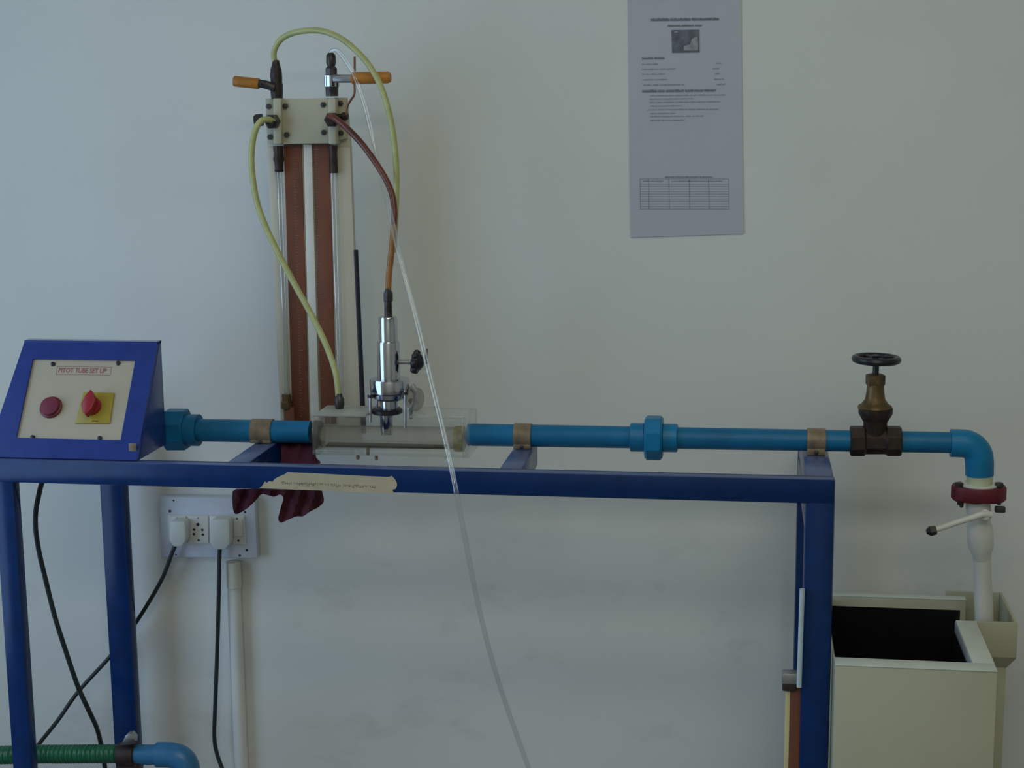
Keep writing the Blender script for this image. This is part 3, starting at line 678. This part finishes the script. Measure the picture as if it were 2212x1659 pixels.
cl = sheet([(606, 944), (640, 946), (674, 946), (679, 975), (682, 988), (694, 999), (688, 1004), (686, 1030), (697, 1065), (701, 1083), (690, 1095), (668, 1106), (655, 1116), (640, 1115), (622, 1123), (606, 1131), (600, 1122), (606, 1098), (613, 1076), (606, 1067), (592, 1074), (580, 1070), (565, 1066), (552, 1082), (530, 1102), (510, 1112), (504, 1105), (501, 1080), (503, 1056), (540, 1056), (580, 1055), (604, 1050), (608, 1000)], cY)
solo('maroon_cloth', cl, CLOTH, 'crumpled maroon rag hanging behind the front beam', 'cloth')

# ================================================================ WALL NOTICE
YW = WY-.0012
nt_ = thing('wall_notice', 'two pale printed paper sheets taped on the wall', 'notice', P(1484, 512, YW))
def sheetgrid(px, Ya, bend, n=10):
    t = NB(); (ax, ay), (bx_, by), (cx, cy_), (dx, dy) = px; g = []
    for j in range(n+1):
        row = []
        for i in range(n+1):
            u, v = i/n, j/n
            x = (ax*(1-u)+bx_*u)*(1-v)+(dx*(1-u)+cx*u)*v; y = (ay*(1-u)+by*u)*(1-v)+(dy*(1-u)+cy_*u)*v
            row.append(t.verts.new(P(x, y, Ya-abs(bend(u, v)))))
        g.append(row)
    for j in range(n):
        for i in range(n): t.faces.new((g[j][i], g[j][i+1], g[j+1][i+1], g[j+1][i]))
    bmesh.ops.solidify(t, geom=list(t.faces), thickness=.0002)
    return t
part('sheet', sheetgrid([(1355.5, -9), (1600, -11), (1604, 345), (1359.5, 343)], YW-.0004, lambda u, v: 0), PAPER, nt_)
part('sheet', sheetgrid([(1359, 339), (1604, 341), (1606.5, 505), (1362, 513)], YW-.0009, lambda u, v: .002*max(0, v-.75)), PAPER, nt_)
YT = YW-.0016
def words(t, x0, x1, y, h, lw=(5, 16), fill=.75, sl=-.012):
    x = x0
    while x < x1-2:
        wv = min(random.uniform(*lw), x1-x); xx = x
        while xx < x+wv-.5:
            cw = random.uniform(.8, 1.9); hh_ = h*random.uniform(.55, 1); yy = y+(xx-x0)*sl
            slab([(xx, yy+h/2-hh_), (xx+cw, yy+h/2-hh_), (xx+cw, yy+h/2), (xx, yy+h/2)], YT, YT+.0002, 0, t)
            xx += cw+(1-fill)*2
        x += wv+random.uniform(1.4, 2.6)
hd = NB(); words(hd, 1406, 1553, 42, 6.5, (22, 48), .93); words(hd, 1442, 1516, 55.5, 4.5, (16, 30), .8); words(hd, 1387, 1438, 126, 4.5, (20, 28), .85); words(hd, 1387, 1545, 196.5, 6, (14, 36), .93)
part('headings', hd, PRINT, nt_, 'grey illegible heading lines', smooth=0)['kind'] = 'stuff'
bt = NB()
for x0, x1, y in ((1387, 1420, 138.5), (1387, 1460, 149), (1387, 1437, 160), (1387, 1440, 172), (1389, 1478, 183.5), (1546, 1558, 136), (1540, 1552, 148), (1544, 1554, 159), (1543, 1563, 171), (1548, 1564, 182)): words(bt, x0, x1, y, 2.6, (4, 14), .7)
for x0, x1, y in ((1404, 1567, 206.5), (1404, 1498, 214), (1404, 1558, 221), (1404, 1475, 229), (1398, 1552, 237), (1404, 1458, 245), (1404, 1520, 251.5), (1404, 1480, 260)): words(bt, x0, x1, y, 2.4, (4, 16), .7)
words(bt, 1436, 1539, 382, 3.6, (14, 40), .8, 0); words(bt, 1388, 1436, 391, 3, (8, 26), .75, 0); words(bt, 1450, 1560, 391, 3, (20, 34), .75, 0)
part('body_text', bt, PRINTL, nt_, 'small illegible text lines', smooth=0)['kind'] = 'stuff'
tb = NB()
for y in [386, 397]+[397+5.4*i for i in range(1, 11)]: slab([(1382, y), (1573, y), (1573, y+.7), (1382, y+.7)], YT, YT+.0002, 0, tb)
for x in (1382, 1400, 1444, 1488, 1530, 1573): slab([(x, 386), (x+.9, 386), (x+2, 452), (x+1.1, 452)], YT, YT+.0002, 0, tb)
part('table_grid', tb, PRINTL, nt_, 'printed blank table', smooth=0)['kind'] = 'stuff'
ph = part('photo_print', slab([(1450, 65), (1510, 64), (1511, 113), (1452, 114)], YT, YT+.0003), mat('photo_dark', (.12, .13, .155), .6, var=.5, scale=60), nt_, 'small dark printed picture', smooth=0)
lt = slab([(1477, 100), (1490, 96), (1495, 84), (1505, 78), (1508, 80), (1508, 109), (1478, 109)], YT-.0003, YT, 0)
slab([(1456, 68), (1464, 67), (1464, 70), (1456, 71)], YT-.0003, YT, 0, lt)
part('picture_patch', lt, mat('photo_light', (.33, .34, .38), .6, var=.3, scale=80), ph, smooth=0)

# ================================================================ SWITCHBOARD, PLUGS, CABLES, CONDUIT
YS = WY-.022
sb = thing('switchboard', 'pale plastic switchboard with sockets on the wall', 'socket board', P(450, 1205, WY))
part('plate', slab([(343, 1073), (550, 1076), (556, 1206), (348, 1204)], YS, WY-.0003, .003), SWPLATE, sb)
part('inner_frame', slab([(360, 1112), (528, 1114), (532, 1177), (362, 1175)], YS-.003, YS, .001), SWMOD, sb)
so1 = part('socket', slab([(363, 1115), (401, 1115), (402, 1174), (364, 1174)], YS-.007, YS-.003, .0012), SWMOD, sb)
so2 = part('socket', slab([(405, 1115), (449, 1115), (450, 1174), (406, 1174)], YS-.007, YS-.003, .0012), SWMOD, sb)
so3 = part('socket', slab([(452, 1115), (496, 1116), (497, 1175), (453, 1175)], YS-.007, YS-.003, .0012), SWMOD, sb)
rk = part('rocker_switch', slab([(501, 1116), (526, 1116), (527, 1176), (502, 1175)], YS-.005, YS-.003, .001), SWMOD, sb)
part('rocker', slab([(504, 1124), (523, 1124), (523, 1160), (505, 1160)], YS-.010, YS-.004, .002), SWMOD, rk)
def hole(x, y, r, Yh, par, nm='socket_hole', m=BLACKM): part(nm, lathe(P(x, y, Yh), (0, -1, 0), [(-.001, r), (.0004, r), (.0006, r*.7)], 12), m, par)
for x, y, r in ((427.5, 1133, .0034), (419.5, 1144, .0026), (437, 1144.5, .0026), (419, 1153.5, .0026), (438, 1154.5, .0026), (429, 1167, .0024)): hole(x, y, r, YS-.007, so2)
for x, y in ((427, 1119), ): hole(x, y, .0018, YS-.007, so2, 'screw', STEEL)
hole(381, 1119, .002, YS-.007, so1, 'screw', STEEL); hole(475, 1120.5, .0022, YS-.007, so3, 'screw', DARKST)
hole(512, 1120.5, .002, YS-.005, rk, 'screw', DARKST); hole(515, 1168, .0024, YS-.005, rk, 'screw', DARKST)
for x, y, r in ((375, 1081, .002), (367, 1104, .003), (533, 1188, .003), (518, 1200, .0026), (529, 1106, .0024), (380, 1198, .002)): hole(x, y, r, YS, sb, 'screw', DARKST)
def plug(x0, x1, y0, y1, label, cab):
    cx = (x0+x1)/2
    r = thing('power_plug', label, 'plug', P(cx, y1, YS-.03), 'white power plugs in the switchboard')
    out = [(x0+4, y0), (x1-4, y0), (x1, y0+8), (x1, y1-16), (x1-9, y1-2), (x0+9, y1-2), (x0, y1-16), (x0, y0+8)]
    part('plug_body', slab(out, YS-.036, YS-.0075, .004), mat('plug_white', (.60, .62, .59), .4, var=.03), r)
    part('cable', sweep(spline(cab, 10), .0042, 10), CABLE, r, 'dark cable')
plug(365, 401, 1126, 1184, 'white plug in the left socket with cable running down left', [P(378, 1180, YS-.02), P(372, 1194, YS-.02), P(352, 1246, YS-.018), P(322, 1300, YS-.016), P(285, 1357, .462), P(238, 1418, .455), P(170, 1493, .43), P(125, 1556, .40), P(85, 1606, .36), P(40, 1665, .30), P(-35, 1770, .28), P(-95, 1865, .28)])
plug(453, 496, 1122, 1190, 'white plug in the middle socket with cable hanging straight down', [P(475, 1184, YS-.02), P(474, 1200, YS-.02), P(473, 1260, YS-.02), P(471, 1350, YS-.018), P(468, 1440, YS-.016), P(465, 1520, YS-.016), P(463, 1590, YS-.016), P(468, 1625, YS-.016), P(480, 1660, YS-.02), P(505, 1720, YS-.03), P(530, 1785, .43), P(550, 1840, .42)])
solo('power_cable', hose([(92, 1040, .04), (87, 1055, .05), (78, 1100, .07), (77, 1140, .08), (84, 1190, .09), (98, 1250, .10), (118, 1330, .11), (140, 1400, .12), (168, 1482, .135), (192, 1535, .15), (208, 1570, .2), (217, 1602, .25), (224, 1640, .27), (230, 1690, .27), (236, 1800, .27), (240, 1895, .27)], .0045), CABLE, 'dark cable hanging down from under the blue control box', 'cable')
cd = thing('wall_conduit', 'painted round conduit running down the wall below the switchboard', 'conduit', (P(514, 1659, WY-.012).x, WY-.012, 0))
pc = P(513, 1450, WY-.014)
part('pipe', rod((pc.x, WY-.0145, 0), (pc.x, WY-.0145, P(514, 1262, WY-.014).z), .0142, 20), WALL, cd)
part('coupling', rod(P(506, 1268, WY-.0165), P(503.5, 1213, WY-.0165), .0155, 20), mat('cream_coupling', (.66, .66, .56), .5), cd)

# ================================================================ LOWER HOSE AND BLUE ELBOW
YH = .22
kh = K(200, 1629, YH)
hA = P(-140, 1632, YH); hB = P(262, 1628, YH)
nR = 58; pts = []
path = [Vector((hA.x-.14, YH+.06, .06)), Vector((hA.x-.08, YH+.03, .22)), Vector((hA.x-.02, YH, hA.z-.06)), hA+Vector((.05, 0, -.005)), P(40, 1630, YH), P(150, 1629, YH), hB]
sp_ = spline(path, 90)
solo('green_hose', sweep(sp_, lambda t: .0172+.0011*math.sin(t*2*math.pi*118), 18), GREEN, 'ribbed green suction hose passing behind the front left leg', 'hose', smooth=60)
hcx = thing('hose_clamp', 'worn metal clamp joining green hose to blue pipe', 'clamp', P(275, 1659, YH))
part('band', hlathe([(256, 21), (258, 25), (292, 25), (295, 22)], lambda x: 1630, YH, 24), BRASSD, hcx)
part('tab', slab([(262, 1607), (272, 1588), (281, 1586), (290, 1596), (288, 1610)], YH-.012, YH+.008, .001), STEEL, hcx)
part('screw', rod(P(262, 1608, YH-.02), P(298, 1604, YH-.02), .004, 10), DARKST, hcx)
part('band_tail', slab([(252, 1648), (296, 1648), (298, 1668), (250, 1668)], YH-.016, YH+.016, .002), BRASSD, hcx)
eb = thing('elbow_pipe', 'pale blue plastic pipe turning down into a bend', 'pipe', (P(412, 1659, YH).x, YH, 0))
part('pipe_run', hlathe([(285, 20.5), (345, 20.5)], lambda x: 1630, YH), LBLUE, eb)
e0 = P(340, 1632, YH); dx = .058
part('bend', sweep(spline([P(340, 1630, YH), P(352, 1630, YH), P(372, 1631, YH), P(391, 1638, YH), P(402, 1652, YH), P(406, 1672, YH), P(407, 1700, YH)], 6), 25.5*kh, 24), LBLUE, eb)
pe = P(407, 1698, YH)
part('riser', rod((pe.x, YH, 0), (pe.x, YH, pe.z), 21*kh, 24), LBLUE, eb)
